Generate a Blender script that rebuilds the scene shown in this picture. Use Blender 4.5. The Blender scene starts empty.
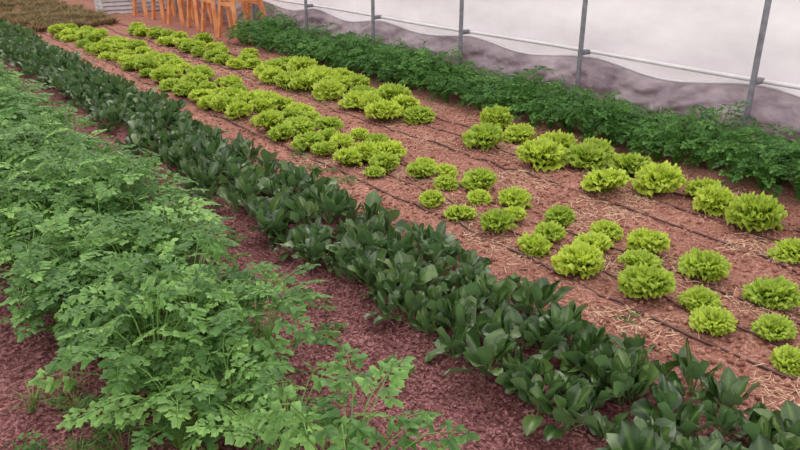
import bpy, math, random
import numpy as np
from mathutils import Vector, Matrix, noise
random.seed(7); rng=np.random.default_rng(7)
scene=bpy.context.scene
scene.view_settings.view_transform='Standard'
scene.view_settings.exposure=0.08

# ---------------- helpers ----------------
def srgb(r,g,b):
    f=lambda c:(c/255/12.92) if c/255<=0.04045 else ((c/255+0.055)/1.055)**2.4
    return (f(r),f(g),f(b),1)
def new_mat(name):
    m=bpy.data.materials.new(name); m.use_nodes=True
    nt=m.node_tree; nt.nodes.clear(); return m,nt
def N(nt,t,**kw):
    n=nt.nodes.new(t)
    for k,v in kw.items():
        setattr(n,k,v)
    return n
def mixc(nt,fac,a,b,mode='MIX'):
    n=N(nt,'ShaderNodeMix',data_type='RGBA',blend_type=mode)
    for sock,v in ((n.inputs[0],fac),(n.inputs[6],a),(n.inputs[7],b)):
        if hasattr(v,'is_linked'): nt.links.new(v,sock)
        elif v is not None: sock.default_value=v
    return n.outputs[2]
def ramp(nt,src,stops):
    n=N(nt,'ShaderNodeValToRGB'); cr=n.color_ramp
    while len(cr.elements)<len(stops): cr.elements.new(0.5)
    for e,(p,c) in zip(cr.elements,stops): e.position=p; e.color=c if len(c)==4 else (*c,1)
    nt.links.new(src,n.inputs[0]); return n.outputs[0]
def noise_n(nt,coord,scale,detail=4,rough=0.6):
    n=N(nt,'ShaderNodeTexNoise'); n.inputs['Scale'].default_value=scale
    n.inputs['Detail'].default_value=detail; n.inputs['Roughness'].default_value=rough
    nt.links.new(coord,n.inputs['Vector']); return n.outputs['Fac']
def finish(nt,shader):
    o=N(nt,'ShaderNodeOutputMaterial'); nt.links.new(shader,o.inputs['Surface'])
def leaf_mat(name,dark,light,under,rough=0.5,transl=0.25,attr='tip',spec=0.4):
    m,nt=new_mat(name)
    at=N(nt,'ShaderNodeAttribute',attribute_name=attr)
    oi=N(nt,'ShaderNodeObjectInfo'); tc=N(nt,'ShaderNodeTexCoord')
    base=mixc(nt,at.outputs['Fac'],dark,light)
    n=noise_n(nt,tc.outputs['Object'],25,2)
    v=ramp(nt,n,[(0.3,(0.75,0.75,0.75)),(0.7,(1.22,1.22,1.22))])
    base=mixc(nt,1.0,base,v,'MULTIPLY')
    r=ramp(nt,oi.outputs['Random'],[(0,(0.78,0.84,0.78)),(1,(1.2,1.13,1.08))])
    base=mixc(nt,1.0,base,r,'MULTIPLY')
    if under is not None:
        g=N(nt,'ShaderNodeNewGeometry')
        base=mixc(nt,g.outputs['Backfacing'],base,under)
    b=N(nt,'ShaderNodeBsdfPrincipled'); nt.links.new(base,b.inputs['Base Color'])
    b.inputs['Roughness'].default_value=rough
    b.inputs['Specular IOR Level'].default_value=spec
    t=N(nt,'ShaderNodeBsdfTranslucent'); nt.links.new(base,t.inputs['Color'])
    ms=N(nt,'ShaderNodeMixShader'); ms.inputs[0].default_value=transl
    nt.links.new(b.outputs[0],ms.inputs[1]); nt.links.new(t.outputs[0],ms.inputs[2])
    finish(nt,ms.outputs[0]); return m
def simple_mat(name,c1,c2,scale=8,rough=0.7,bump=0.0):
    m,nt=new_mat(name); tc=N(nt,'ShaderNodeTexCoord')
    n=noise_n(nt,tc.outputs['Object'],scale,5)
    col=ramp(nt,n,[(0.35,c1),(0.65,c2)])
    b=N(nt,'ShaderNodeBsdfPrincipled'); nt.links.new(col,b.inputs['Base Color'])
    b.inputs['Roughness'].default_value=rough
    finish(nt,b.outputs[0]); return m
def mesh_obj(name,verts,faces,mat,attr=None,smooth=True,parent=None,link=True):
    me=bpy.data.meshes.new(name); me.from_pydata([tuple(map(float,v)) for v in verts],[],faces); me.update()
    if smooth: me.polygons.foreach_set('use_smooth',[True]*len(me.polygons))
    if attr is not None:
        a=me.attributes.new(attr[0],'FLOAT','POINT'); a.data.foreach_set('value',np.asarray(attr[1],dtype=np.float32))
    me.materials.append(mat)
    if not link: return me
    o=bpy.data.objects.new(name,me); scene.collection.objects.link(o)
    if parent: o.parent=parent
    return o
def empty(name,loc=(0,0,0)):
    e=bpy.data.objects.new(name,None); e.location=loc; e.empty_display_size=0.1
    scene.collection.objects.link(e); return e
def inst(name,me,parent,loc,rotz,s,tilt=(0,0)):
    o=bpy.data.objects.new(name,me); scene.collection.objects.link(o); o.parent=parent
    o.location=loc; o.rotation_euler=(tilt[0],tilt[1],rotz)
    o.scale=(s if hasattr(s,'__len__') else (s,s,s)); return o
class MB:
    def __init__(s): s.v=[];s.f=[];s.a=[];s.n=0
    def grid(s,P,A):
        r,c=P.shape[:2]; b=s.n
        s.v.extend(P.reshape(-1,3)); s.a.extend(np.asarray(A).reshape(-1)); s.n+=r*c
        for i in range(r-1):
            for j in range(c-1):
                k=b+i*c+j; s.f.append((k,k+1,k+c+1,k+c))
    def tube(s,pts,r0,r1,a=0.2,seg=4):
        pts=[Vector(p) for p in pts]; m=len(pts); b=s.n
        for i,p in enumerate(pts):
            d=(pts[min(i+1,m-1)]-pts[max(i-1,0)]).normalized()
            u=d.orthogonal().normalized(); w=d.cross(u); r=r0+(r1-r0)*i/(m-1)
            for k in range(seg):
                t=2*math.pi*k/seg; s.v.append(p+u*(r*math.cos(t))+w*(r*math.sin(t))); s.a.append(a)
        s.n+=m*seg
        for i in range(m-1):
            for k in range(seg):
                k2=(k+1)%seg; s.f.append((b+i*seg+k,b+i*seg+k2,b+(i+1)*seg+k2,b+(i+1)*seg+k))
    def box(s,M,dx,dy,dz,a=0):
        b=s.n
        for x in(-1,1):
            for y in(-1,1):
                for z in(-1,1): s.v.append(M@Vector((x*dx/2,y*dy/2,z*dz/2))); s.a.append(a)
        s.n+=8
        for f in((0,1,3,2),(4,6,7,5),(0,4,5,1),(2,3,7,6),(0,2,6,4),(1,5,7,3)): s.f.append(tuple(b+i for i in f))
    def beam(s,p,q,w,h=None):
        p=Vector(p);q=Vector(q);d=q-p;L=d.length
        M=Matrix.Translation((p+q)/2)@d.to_track_quat('Z','Y').to_matrix().to_4x4()
        s.box(M,w,h or w,L)

# ---------------- materials ----------------
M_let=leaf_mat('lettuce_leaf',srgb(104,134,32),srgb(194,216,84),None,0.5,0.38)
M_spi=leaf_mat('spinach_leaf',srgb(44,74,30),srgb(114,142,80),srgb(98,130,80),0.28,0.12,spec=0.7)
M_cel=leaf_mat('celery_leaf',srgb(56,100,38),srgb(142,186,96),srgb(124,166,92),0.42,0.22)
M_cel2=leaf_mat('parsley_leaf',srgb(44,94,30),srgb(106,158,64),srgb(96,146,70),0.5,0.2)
M_dry=leaf_mat('dry_weed',srgb(98,86,48),srgb(146,124,84),None,0.8,0.2)
M_grass=leaf_mat('grass_blade',srgb(90,120,50),srgb(150,160,90),None,0.6,0.2)
M_straw=simple_mat('straw',srgb(184,144,118),srgb(228,198,168),30,0.8)
M_chip=simple_mat('bark_chip',srgb(96,54,56),srgb(178,124,120),9,0.85)
M_clod=simple_mat('soil_clod',srgb(130,80,66),srgb(186,134,116),9,0.95)
M_wood=simple_mat('orange_timber',srgb(204,122,72),srgb(238,168,114),6,0.6)
M_pole=simple_mat('galvanised_steel',srgb(112,110,120),srgb(142,140,148),20,0.4)
M_pipe=simple_mat('drip_hose',srgb(70,42,38),srgb(100,64,56),20,0.5)
M_crate=simple_mat('crate_plastic',srgb(200,198,202),srgb(226,224,228),5,0.5)
M_rail=simple_mat('rail_paint',srgb(222,216,220),srgb(238,232,236),5,0.4)

def film(name,c1,c2,transl,scale):
    m,nt=new_mat(name); tc=N(nt,'ShaderNodeTexCoord')
    mp=N(nt,'ShaderNodeMapping'); mp.inputs['Scale'].default_value=(1,0.5,1.3); nt.links.new(tc.outputs['Object'],mp.inputs[0])
    n=noise_n(nt,mp.outputs[0],scale,6,0.62)
    col=ramp(nt,n,[(0.3,c1),(0.7,c2)])
    b=N(nt,'ShaderNodeBsdfPrincipled'); nt.links.new(col,b.inputs['Base Color']); b.inputs['Roughness'].default_value=0.3
    t=N(nt,'ShaderNodeBsdfTranslucent'); nt.links.new(col,t.inputs['Color'])
    ms=N(nt,'ShaderNodeMixShader'); ms.inputs[0].default_value=transl
    nt.links.new(b.outputs[0],ms.inputs[1]); nt.links.new(t.outputs[0],ms.inputs[2])
    finish(nt,ms.outputs[0]); return m
M_film=film('white_film',srgb(210,204,209),srgb(240,236,239),0.5,1.6)
M_skirt=film('grey_film',srgb(126,108,116),srgb(212,196,204),0.4,5)

def ground_mat():
    m,nt=new_mat('garden_soil'); g=N(nt,'ShaderNodeNewGeometry'); pos=g.outputs['Position']
    sx=N(nt,'ShaderNodeSeparateXYZ'); nt.links.new(pos,sx.inputs[0])
    wob=noise_n(nt,pos,2.5,3)
    ma=N(nt,'ShaderNodeMath',operation='MULTIPLY_ADD'); nt.links.new(wob,ma.inputs[0]); ma.inputs[1].default_value=0.3
    nt.links.new(sx.outputs['X'],ma.inputs[2])
    mr=N(nt,'ShaderNodeMapRange'); nt.links.new(ma.outputs[0],mr.inputs[0]); mr.inputs[1].default_value=0; mr.inputs[2].default_value=6
    zone=ramp(nt,mr.outputs[0],[(0.0,(0,0,0)),(0.34,(0,0,0)),(0.42,(1,1,1)),(1,(1,1,1))])
    f=noise_n(nt,pos,60,6,0.85); f2=noise_n(nt,pos,2.6,5,0.65)
    path=ramp(nt,f,[(0.38,srgb(62,32,35)),(0.5,srgb(124,76,77)),(0.61,srgb(192,144,142))])
    bed=ramp(nt,f,[(0.36,srgb(110,65,54)),(0.5,srgb(160,110,96)),(0.63,srgb(212,168,150))])
    tint=ramp(nt,f2,[(0.3,(0.74,0.68,0.66)),(0.55,(1.0,.97,.96)),(0.72,(1.28,1.3,1.3))])
    col=mixc(nt,zone,path,bed); col=mixc(nt,1.0,col,tint,'MULTIPLY')
    b=N(nt,'ShaderNodeBsdfPrincipled'); nt.links.new(col,b.inputs['Base Color']); b.inputs['Roughness'].default_value=0.92
    b.inputs['Specular IOR Level'].default_value=0.2
    bp=N(nt,'ShaderNodeBump'); bp.inputs['Strength'].default_value=0.8; bp.inputs['Distance'].default_value=0.015
    nt.links.new(f,bp.inputs['Height']); nt.links.new(bp.outputs[0],b.inputs['Normal'])
    finish(nt,b.outputs[0]); return m
M_ground=ground_mat()

def gh(x,y):
    h=0.03*(noise.noise(Vector((x*1.5,y*1.5,0))))+0.022*noise.noise(Vector((x*7,y*7,3)))+0.012*noise.noise(Vector((x*22,y*22,5)))
    if 1.2<x<1.62: h-=0.02
    return h
xs=np.arange(-2.0,6.6,0.04); ys=np.concatenate([np.arange(-0.6,5,0.04),np.arange(5,22,0.1)])
V=[(x,y,gh(x,y)) for y in ys for x in xs]; nx=len(xs)
Fc=[(j*nx+i,j*nx+i+1,(j+1)*nx+i+1,(j+1)*nx+i) for j in range(len(ys)-1) for i in range(nx-1)]
mesh_obj('ground',V,Fc,M_ground)

# ---------------- lettuce ----------------
def lettuce(seed):
    r=np.random.default_rng(seed); mb=MB()
    rings=[(9,80,.92,1.15),(10,64,0.98,1.1),(10,50,1.0,1.0),(9,36,.98,.95),(8,23,0.95,0.85),(6,10,0.92,0.75),(3,2,.9,.6)]
    for cnt,tilt,L,W in rings:
        off=r.uniform(0,6.28)
        for k in range(cnt):
            az=off+2*math.pi*k/cnt+r.normal(0,0.18)
            ti=math.radians(tilt+r.normal(0,8)); l=0.125*L*r.uniform(0.82,1.12); w=0.058*W*r.uniform(0.85,1.2)
            S=np.linspace(0,1,8); Wv=np.linspace(-1,1,25)
            ph=r.uniform(0,6.28); fr=r.uniform(12,16); curl=r.uniform(.8,1.8)
            Pn=np.zeros((8,25,3)); A=np.zeros((8,25))
            rr=0.012;zz=0.0; pr=[];pz=[];an=[]
            for i,s in enumerate(S):
                pr.append(rr);pz.append(zz)
                ang=min(ti*(0.55+0.45*s)+curl*s**5,2.3); an.append(ang); rr+=l/7*math.sin(ang); zz+=l/7*math.cos(ang)
            for i,s in enumerate(S):
                ang=an[i]; hw=w*(0.3+0.9*s**0.6)
                for j,x in enumerate(Wv):
                    shrink=1-0.24*x*x*s*s
                    amp=0.014*(0.45+.55*abs(x))*s**2
                    ru=amp*math.sin(fr*x+ph+1.5*s)+amp*0.4*math.sin(2.0*fr*x+ph*2+3*s)
                    lat=hw*math.sin(x*1.25)/math.sin(1.25)+.006*s*s*math.cos(fr*x+ph)
                    cup=0.25*hw*x*x
                    R=pr[i]*shrink+(ru-cup)*math.cos(ang)
                    Z=pz[i]*(1-.14*x*x*s)-(ru-cup)*math.sin(ang)+0.008*math.sin(fr*1.3*x+ph)*s**4
                    Pn[i,j]=(R*math.cos(az)-lat*math.sin(az),R*math.sin(az)+lat*math.cos(az),max(Z,0.004*s))
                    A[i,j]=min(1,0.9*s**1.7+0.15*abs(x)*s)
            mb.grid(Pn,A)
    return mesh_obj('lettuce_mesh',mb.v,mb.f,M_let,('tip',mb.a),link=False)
LET=[lettuce(i) for i in range(6)]
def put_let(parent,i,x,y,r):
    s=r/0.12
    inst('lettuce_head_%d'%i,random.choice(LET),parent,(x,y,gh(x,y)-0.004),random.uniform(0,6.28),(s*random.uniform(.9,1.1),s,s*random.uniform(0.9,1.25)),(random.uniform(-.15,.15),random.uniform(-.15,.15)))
L1=[(2.65,0.98,0.07),(2.67,1.32,0.086),(2.7,1.67,0.12),(2.8,1.46,0.08),(2.82,1.13,0.083),(3.08,1.27,0.115),(3.05,1.6,0.108),(2.87,1.83,0.095),(3.07,1.93,0.1),(2.64,2.01,0.118),(2.64,2.32,0.089),(2.84,2.39,0.081),(2.89,2.13,0.094),(3.07,2.51,0.087),(3.08,2.2,0.081),(2.68,2.62,0.094),(2.88,2.69,0.075),(2.63,2.88,0.087),(3.06,2.87,0.097),(2.89,3.0,0.073),(2.66,3.17,0.073),(2.88,3.3,0.076),(3.06,3.17,0.108)]
e1=empty('small_lettuce_bed',(0,0,0)); i=0
for x,y,r in L1+[(3.08,0.95,0.1),(2.85,0.8,0.09),(2.66,0.66,0.08),(3.07,0.62,0.1)]:
    put_let(e1,i,x,y,r); i+=1
for X,y0 in ((2.66,3.46),(2.88,3.6),(3.08,3.47)):
    y=y0
    while y<12.2:
        if random.random()>0.03: put_let(e1,i,X+random.gauss(0,.03),y+random.gauss(0,.035),random.uniform(0.072,0.122)*(1.0 if y<6 else 1.1)); i+=1
        y+=random.uniform(0.26,0.31)
L2=[(3.66,1.45,0.11),(3.89,1.80,0.155),(3.94,2.08,0.12),(4.06,2.21,0.11),(3.95,2.46,0.15),(3.64,2.63,0.14),(4.11,2.80,0.15),(3.96,3.06,0.15),(3.74,3.28,0.165),(4.07,3.43,0.15),(4.20,3.17,0.12),(3.74,3.85,0.15),(4.12,3.85,0.13),(4.18,4.19,0.14),(3.66,1.12,0.12),(3.95,1.35,0.13),(4.1,1.5,0.12),(3.9,0.8,.13)]
e2=empty('large_lettuce_bed',(0,0,0)); i=0
for x,y,r in L2:
    put_let(e2,i,x,y,r*.97); i+=1
for X,y0 in ((3.66,4.95),(3.87,4.75),(4.08,5.1)):
    y=y0
    while y<(12.0 if X<4 else 10.0):
        prob=0.98 if y<7 else 0.8
        if X>4 and y<6: prob=0.4
        if random.random()<prob: put_let(e2,i,X+random.gauss(0,.035),y+random.gauss(0,.04),random.uniform(0.12,0.168) if y<7.5 else random.uniform(.1,.145)); i+=1
        y+=random.uniform(0.31,0.37)

# ---------------- spinach ----------------
def spinach(seed):
    r=np.random.default_rng(seed); mb=MB(); cnt=int(r.integers(11,16))
    for k in range(cnt):
        az=k*2.399+r.normal(0,.35); inner=k/cnt
        tilt=math.radians(68-50*inner+r.normal(0,13)); pl=r.uniform(.04,.08); bl=r.uniform(.07,.115)*(1-.15*inner); bw=bl*r.uniform(.31,.41)
        c,s_=math.cos(az),math.sin(az); n=10
        rr=.006;zz=0;ang=tilt*.5; tot=pl+bl; pts=[]
        bend=r.uniform(.3,1.4)
        for i in range(n):
            t=i/(n-1); pts.append((rr,zz,ang)); ang=tilt*(.6+bend*t**1.5); rr+=tot/(n-1)*math.sin(ang); zz+=tot/(n-1)*math.cos(ang)
        Wv=np.linspace(-1,1,7); Pn=np.zeros((n,7,3));A=np.zeros((n,7)); fold=r.uniform(-.1,.6); ph=r.uniform(0,6); tw=r.normal(0,.8); a0=r.uniform(0,1)**2*.7
        for i,(R0,Z0,an) in enumerate(pts):
            t=i/(n-1); u=(t*tot-pl)/bl
            hw=.003 if u<=0 else max(.003,bw*math.sin(math.pi*min(1,u)**.85)**.62)
            if i==n-1: hw=bw*.06
            for j,x in enumerate(Wv):
                lat=hw*x; up=fold*hw*abs(x)**1.3+.005*math.sin(16*t+ph+x*3)*abs(x)*(u>0)
                latz=lat*math.sin(tw*t); lat=lat*math.cos(tw*t)
                R=R0-up*math.cos(an); Z=Z0+up*math.sin(an)+latz
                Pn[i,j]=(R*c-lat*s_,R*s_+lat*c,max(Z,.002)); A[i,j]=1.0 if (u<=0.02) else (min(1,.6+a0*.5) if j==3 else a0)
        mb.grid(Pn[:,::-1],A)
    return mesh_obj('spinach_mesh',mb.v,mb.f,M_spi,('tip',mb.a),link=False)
SPI=[spinach(100+i) for i in range(9)]
e3=empty('spinach_row',(0,0,0)); i=0
for X in (1.68,1.79,1.91,2.03,2.14):
    y=0.2+random.uniform(0,.1)
    while y<16:
        x=X+random.gauss(0,.035)
        if random.random()<.94:
            s=random.uniform(.75,1.18)
            inst('spinach_plant_%d'%i,random.choice(SPI),e3,(x,y,gh(x,y)-.004),random.uniform(0,6.28),(s,s,s*random.uniform(.9,1.2)),(random.gauss(0,.14),random.gauss(0,.14))); i+=1
        y+=random.uniform(.105,.155)

# ---------------- celery / parsley ----------------
def leaflet(mb,r,org,dirv,nor,size,a):
    dirv=dirv.normalized(); side=nor.cross(dirv).normalized(); nor=dirv.cross(side)
    n=19; b=mb.n; ctr=org+dirv*size*.42; mb.v.append(ctr+nor*size*.03); mb.a.append(a*.5); mb.n+=1
    for k in range(n):
        th=math.pi*(-.9+1.8*k/(n-1))
        lobe=abs(math.cos(1.5*th))**.65
        rad=size*(.18+.5*lobe)*(1.15 if abs(th)<1 else .95)
        if k%2: rad*=.79
        x=math.cos(th)*rad; y=math.sin(th)*rad*.95
        mb.v.append(ctr+dirv*x+side*y-nor*(.25*(abs(y)+max(x,0)*.6))+nor*r.normal(0,.05)*size); mb.a.append(min(1,a+r.uniform(0,.2))); mb.n+=1
    for k in range(n-1): mb.f.append((b,b+1+k,b+2+k))
def celery(seed,mat,stalks=28,H=.34,spread=.20,ls=.043,L=.088):
    r=np.random.default_rng(seed); mb=MB()
    for k in range(stalks):
        az=k*2.399+r.normal(0,.3); q=(k+.5)/stalks; rad=spread*math.sqrt(q)*r.uniform(.75,1.3); h=H*(1-.5*q*q)*r.uniform(.55,1.16)
        d=Vector((math.cos(az),math.sin(az),0)); pts=[]
        for i in range(6):
            t=i/5; pts.append(d*(.012+rad*t**1.5)+Vector((0,0,h*(1-(1-t)**1.6))))
        mb.tube(pts,.0034,.0018,.7,3)
        tip=pts[-1]; fw=(d*.9+Vector((r.normal(0,.3),r.normal(0,.3),r.uniform(-.45,.3)))).normalized()
        nor=Vector((r.normal(0,.34),r.normal(0,.34),1)).normalized(); nor=(nor-fw*nor.dot(fw)).normalized(); sd=nor.cross(fw)
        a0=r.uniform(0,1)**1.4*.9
        end=tip+fw*L
        mb.tube([tip,tip+fw*L*.5+nor*.004,end],.0018,.001,.7,3)
        for pos,sc in ((0.0,1.05),(.5,.95),(.85,.7)):
            base=tip+fw*L*pos+nor*.004*(pos==.5)
            for sg in(-1,1):
                dd=(fw*(.35+.4*pos)+sd*sg).normalized(); o=base+dd*.016*(1-.5*pos)
                nn=(nor+Vector((r.normal(0,.28),r.normal(0,.28),0))).normalized()
                leaflet(mb,r,o,dd,nn,ls*sc*r.uniform(.8,1.2),a0*r.uniform(.6,1.3))
        leaflet(mb,r,end,(fw-nor*.2),nor,ls*r.uniform(.95,1.25),a0)
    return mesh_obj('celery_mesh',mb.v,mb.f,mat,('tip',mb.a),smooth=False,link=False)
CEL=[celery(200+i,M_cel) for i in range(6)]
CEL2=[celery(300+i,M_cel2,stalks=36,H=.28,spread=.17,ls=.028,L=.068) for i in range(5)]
e4=empty('celery_bed',(0,0,0)); i=0
for X in (.45,.63,.81,.97,1.12):
    y=.95+random.uniform(0,.15)
    while y<13:
        x=X+random.gauss(0,.04)
        ok=y>1.25
        if x<.56 and y<2.65: ok=False
        if x<.74 and y<1.85: ok=False
        if x>1.02 and y<2.9: ok=False
        if x>.9 and y<1.7: ok=False
        if x>.88 and 2.55<y<2.9: ok=False
        if noise.noise(Vector((x*2.6,y*1.7,31)))<-.42: ok=False
        if ok:
            m=.93+.5*noise.noise(Vector((x*1.9+4,y*1.3,7)))
            s=random.uniform(.82,1.1)
            if x>1.0 and y>4.5: s*=.93
            inst('celery_plant_%d'%i,random.choice(CEL),e4,(x,y,gh(x,y)-.005),random.uniform(0,6.28),(s,s,s*m*random.uniform(.88,1.12)),(random.gauss(0,.12),random.gauss(0,.12))); i+=1
        y+=random.uniform(.2,.3)
e5=empty('parsley_bed',(0,0,0)); i=0
for X in (4.55,4.73,4.91):
    y=.6+random.uniform(0,.15)
    while y<9.7:
        x=X+random.gauss(0,.03); s=random.uniform(.75,1.12); m=1.03+.5*noise.noise(Vector((x*2,y*1.6,2)))
        inst('parsley_plant_%d'%i,random.choice(CEL2),e5,(x,y,gh(x,y)-.005),random.uniform(0,6.28),(s,s,s*m*random.uniform(.9,1.15)),(random.gauss(0,.08),random.gauss(0,.08))); i+=1
        y+=random.uniform(.17,.23)

# ---------------- weeds, grass ----------------
def tuft(seed,mat,n=40,H=.2,sp=.08,w=.004):
    r=np.random.default_rng(seed); mb=MB()
    for k in range(n):
        az=r.uniform(0,6.28); h=H*r.uniform(.5,1.1); o=r.uniform(0,sp*.4); l=sp*r.uniform(.3,1.4)
        d=np.array([math.cos(az),math.sin(az),0]); s=np.array([-d[1],d[0],0]); P=np.zeros((5,2,3))
        for i in range(5):
            t=i/4; c=d*(o+l*t*t)+np.array([0,0,h*t-.3*h*t*t*t]); ww=w*(1-t*.9)
            P[i,0]=c-s*ww; P[i,1]=c+s*ww
        mb.grid(P,np.repeat(np.linspace(0,1,5),2))
    return mesh_obj('tuft_mesh',mb.v,mb.f,mat,('tip',mb.a),link=False)
T1=[tuft(400+i,M_grass,30,.15,.1,.003) for i in range(2)]
T2=[tuft(410+i,M_dry,60,.15,.2,.007) for i in range(3)]
T3=[tuft(420+i,M_cel2,40,.4,.17,.012) for i in range(2)]
e6=empty('grass_tuft_patch')
for i,(x,y) in enumerate([(.42,2.0),(.36,2.35),(.5,1.75),(.3,2.1),(.55,1.85),(.45,2.15),(.6,1.65),(.25,2.45),(.4,2.5)]):
    inst('grass_tuft_%d'%i,random.choice(T1),e6,(x,y,gh(x,y)),random.uniform(0,6),random.uniform(.6,1.1))
SEED=[celery(500+i,M_cel2,stalks=5,H=.035,spread=.03,ls=.014,L=.02) for i in range(2)]
e9=empty('weed_seedling_patch')
for i in range(52):
    if i<24: x=random.uniform(1.3,1.55); y=random.uniform(1.6,8)
    elif i<44: x=random.uniform(.1,.5); y=random.uniform(1.8,2.7)
    else: x=random.uniform(2.3,2.5); y=random.uniform(1.2,7)
    inst('weed_seedling_%d'%i,random.choice(SEED),e9,(x,y,gh(x,y)-.003),random.uniform(0,6),random.uniform(.6,1.3))
e7=empty('dry_weed_patch')
for i in range(460):
    x=random.uniform(1.2,3.9); y=random.uniform(12.6,19)
    if x<2.4: y=max(y,random.uniform(16.3,19))
    inst('dry_weed_%d'%i,random.choice(T2),e7,(x,y,gh(x,y)),random.uniform(0,6),random.uniform(.6,1.3))
e8=empty('tall_weed_patch')
for i in range(36):
    x=random.uniform(4.98,5.06); y=random.uniform(1.5,9.5)
    inst('tall_weed_%d'%i,random.choice(T3),e8,(x,y,gh(x,y)),random.uniform(0,6),random.uniform(.5,.9))

# ---------------- straw, chips, clods ----------------
def scatter(name,mat,n,xr,yr,lr,wr,thr=None,flat=.15,hgt=.006):
    mb=MB()
    for k in range(n):
        x=random.uniform(*xr); y=yr[0]+(yr[1]-yr[0])*random.random()**1.5
        if thr is not None and noise.noise(Vector((x*2.2,y*2.2,9)))<thr+random.uniform(-.15,.15): continue
        l=random.uniform(*lr); w=random.uniform(*wr)
        M=Matrix.Translation((x,y,gh(x,y)+hgt*random.uniform(.4,1.6)))@Matrix.Rotation(random.uniform(0,6.28),4,'Z')@Matrix.Rotation(random.gauss(0,flat),4,'Y')@Matrix.Rotation(random.gauss(0,flat*2),4,'X')
        mb.box(M,l,w,w*.5)
    return mesh_obj(name,mb.v,mb.f,mat,smooth=False)
scatter('straw_mulch',M_straw,32000,(2.3,4.4),(.3,11),(.015,.08),(.0015,.004),.1)
scatter('bark_mulch',M_chip,20000,(.1,1.75),(.4,10),(.006,.02),(.004,.009),None,.4)
def clods(name,n,xr,yr,sr):
    mb=MB()
    for k in range(n):
        x=random.uniform(*xr); y=yr[0]+(yr[1]-yr[0])*random.random()**1.5; s=random.uniform(*sr)*random.uniform(.6,1)
        M=Matrix.Translation((x,y,gh(x,y)+s*.15))@Matrix.Rotation(random.uniform(0,6.28),4,(random.random(),random.random(),.5))
        b=mb.n
        for v in ((1,0,0),(-1,0,0),(0,1,0),(0,-1,0),(0,0,.8),(0,0,-.8)):
            mb.v.append(M@(Vector(v)*s*random.uniform(.4,.7))); mb.a.append(0)
        mb.n+=6
        for f in ((0,2,4),(2,1,4),(1,3,4),(3,0,4),(2,0,5),(1,2,5),(3,1,5),(0,3,5)): mb.f.append(tuple(b+i for i in f))
    return mesh_obj(name,mb.v,mb.f,M_clod,smooth=True)
clods('soil_clods',11000,(2.2,4.45),(.3,11),(.01,.038))

# drip hoses
mb=MB()
for X in (2.54,2.76,2.98,3.52,3.80,4.02):
    pts=[]; y=.1
    while y<12.5:
        x=X+.05*noise.noise(Vector((X*5,y*.9,0))); pts.append((x,y,gh(x,y)+.006+.008*noise.noise(Vector((X,y*2,1))))); y+=.1
    mb.tube(pts,.006,.006,0,6)
mesh_obj('drip_irrigation_hose',mb.v,mb.f,M_pipe)

# ---------------- walls ----------------
def sheet(name,mat,x0,z0,z1,y0,y1,nz,dy,fn):
    ys=np.arange(y0,y1,dy); zs=np.linspace(z0,z1,nz); V=[];F=[]
    for y in ys:
        for z in zs: V.append(fn(y,z))
    for j in range(len(ys)-1):
        for i in range(nz-1): F.append((j*nz+i,j*nz+i+1,(j+1)*nz+i+1,(j+1)*nz+i))
    return mesh_obj(name,V,F,mat)
def f_wall(y,z): return (5.40+.02*noise.noise(Vector((0,y*.9,z*1.5)))+.008*noise.noise(Vector((3,y*4+z*3,z*2))),y,z)
sheet('wall_right',M_film,0,0.0,2.3,-.6,20,30,.06,f_wall)
def f_top(y): return .43+.03*math.cos(2*math.pi*(y-2.62)/1.585)+.03*noise.noise(Vector((y*1.3,0,0)))
def f_skirt(y,z):
    top=f_top(y)
    t=z; zz=t*top; bulge=.09*math.sin(math.pi*t*.9)+.06*noise.noise(Vector((y*3,t*3,2)))+.055*noise.noise(Vector((y*7+t*5,t*4,4)))+.022*noise.noise(Vector((y*22-t*6,t*9,4)))
    return (5.36-max(-.02,bulge*(1-t**6)),y,zz)
sheet('plastic_skirt',M_skirt,0,0,1,-.6,20,22,.022,f_skirt)
mb=MB(); mb.tube([(5.32,y,.52+.006*math.sin(y*1.7)) for y in np.arange(-.6,20,.4)],.018,.018,0,8)
mb.tube([(5.36,y,f_top(y)) for y in np.arange(-.6,20,.1)],.012,.012,0,6)
mesh_obj('wall_rail',mb.v,mb.f,M_rail)
for k in range(-2,12):
    y=2.62+1.585*k
    if y<-.5 or y>19: continue
    mb=MB(); mb.tube([(5.21,y,-.05),(5.21,y,1.2),(5.21,y,2.3)],.022,.022,0,12); mb.box(Matrix.Translation((5.27,y,.52)),.1,.05,.04)
    mesh_obj('greenhouse_pole' ,mb.v,mb.f,M_pole)
V=[];F=[]
for j in range(31):
    for i in range(10):
        x=-2+8.0*j/30*.925; z=2.3*i/9; V.append((x,20.0+.02*noise.noise(Vector((x,z,0))),z))
for j in range(30):
    for i in range(9): F.append((j*10+i,j*10+i+1,(j+1)*10+i+1,(j+1)*10+i))
mesh_obj('wall_back',V,F,M_film)

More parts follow.
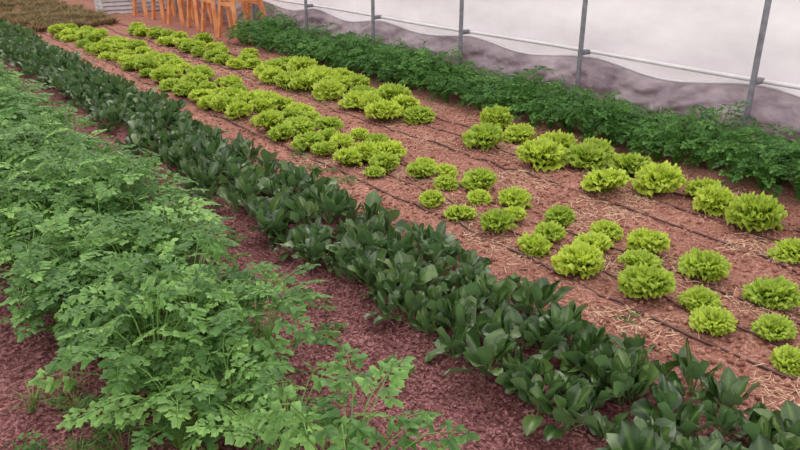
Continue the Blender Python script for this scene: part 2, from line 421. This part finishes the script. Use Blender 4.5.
# ---------------- trestles ----------------
def trestle(x,y,rot,h=1.15,w=.55,spr=.24):
    e=empty('wooden_trestle',(x,y,0)); e.rotation_euler=(0,0,rot)
    mb=MB(); t=.05
    for sx in(-w/2,w/2):
        mb.beam((sx,-spr,-.02),(sx*.8,-.02,h),t); mb.beam((sx,spr,-.02),(sx*.8,.02,h),t)
        mb.beam((sx*.9,-spr*.55,h*.42),(sx*.9,spr*.55,h*.42),.035,.05)
    mesh_obj('legs',mb.v,mb.f,M_wood,smooth=False,parent=e)
    mb=MB(); mb.beam((-w*.6,0,h),(w*.6,0,h),.07)
    mesh_obj('ridge_beam',mb.v,mb.f,M_wood,smooth=False,parent=e)
    mb=MB(); mb.beam((-w*.47,-spr*.5,h*.48),(w*.47,-spr*.5,h*.48),.03,.06); mb.beam((-w*.47,spr*.5,h*.48),(w*.47,spr*.5,h*.48),.03,.06)
    mesh_obj('stretchers',mb.v,mb.f,M_wood,smooth=False,parent=e)
for x,y,r in ((4.84,10.2,.2),(4.84,10.8,.05),(4.84,11.4,-.1),(4.8,12.1,.12),(4.78,12.8,0),(4.7,13.5,.1)):
    trestle(x,y,r)
def crate(x,y,z,rot):
    e=empty('plastic_crate',(x,y,z)); e.rotation_euler=(0,0,rot); mb=MB(); W,D,H=.6,.4,.28
    for k in range(4):
        zc=.03+k*.074
        for s in(-1,1):
            mb.box(Matrix.Translation((0,s*D/2,zc)),W,.02,.05); mb.box(Matrix.Translation((s*W/2,0,zc)),.02,D,.05)
    for sx in(-1,1):
        for sy in(-1,1): mb.box(Matrix.Translation((sx*W/2,sy*D/2,H/2)),.04,.04,H)
    for k in range(5): mb.box(Matrix.Translation((-.24+k*.12,0,.01)),.08,D,.015)
    mesh_obj('slatted_shell',mb.v,mb.f,M_crate,smooth=False,parent=e)
for x,y,z in ((4.3,14.4,0),(4.3,14.4,.285),(4.95,14.6,0),(4.95,14.6,.285),(4.6,15.3,0)):
    crate(x,y,z,random.uniform(-.1,.1))

# ---------------- light ----------------
w=bpy.data.worlds.new('overcast_sky'); scene.world=w; w.use_nodes=True
bg=w.node_tree.nodes['Background']; bg.inputs[0].default_value=(1.0,.97,.96,1); bg.inputs[1].default_value=1.28
sd=bpy.data.lights.new('sun','SUN'); sd.energy=1.2; sd.angle=math.radians(55); sd.color=(1,.96,.91)
so=bpy.data.objects.new('sun',sd); scene.collection.objects.link(so); so.rotation_euler=(math.radians(-20),math.radians(25),0); so.location=(2,2,5)

# ---------------- camera ----------------
cd=bpy.data.cameras.new('camera'); cd.sensor_width=36; cd.lens=725/800*36; cd.clip_end=100
co=bpy.data.objects.new('camera',cd); scene.collection.objects.link(co)
co.location=(0,0,1.6); co.rotation_euler=(math.radians(90-22.8),0,math.radians(-37.3)); scene.camera=co
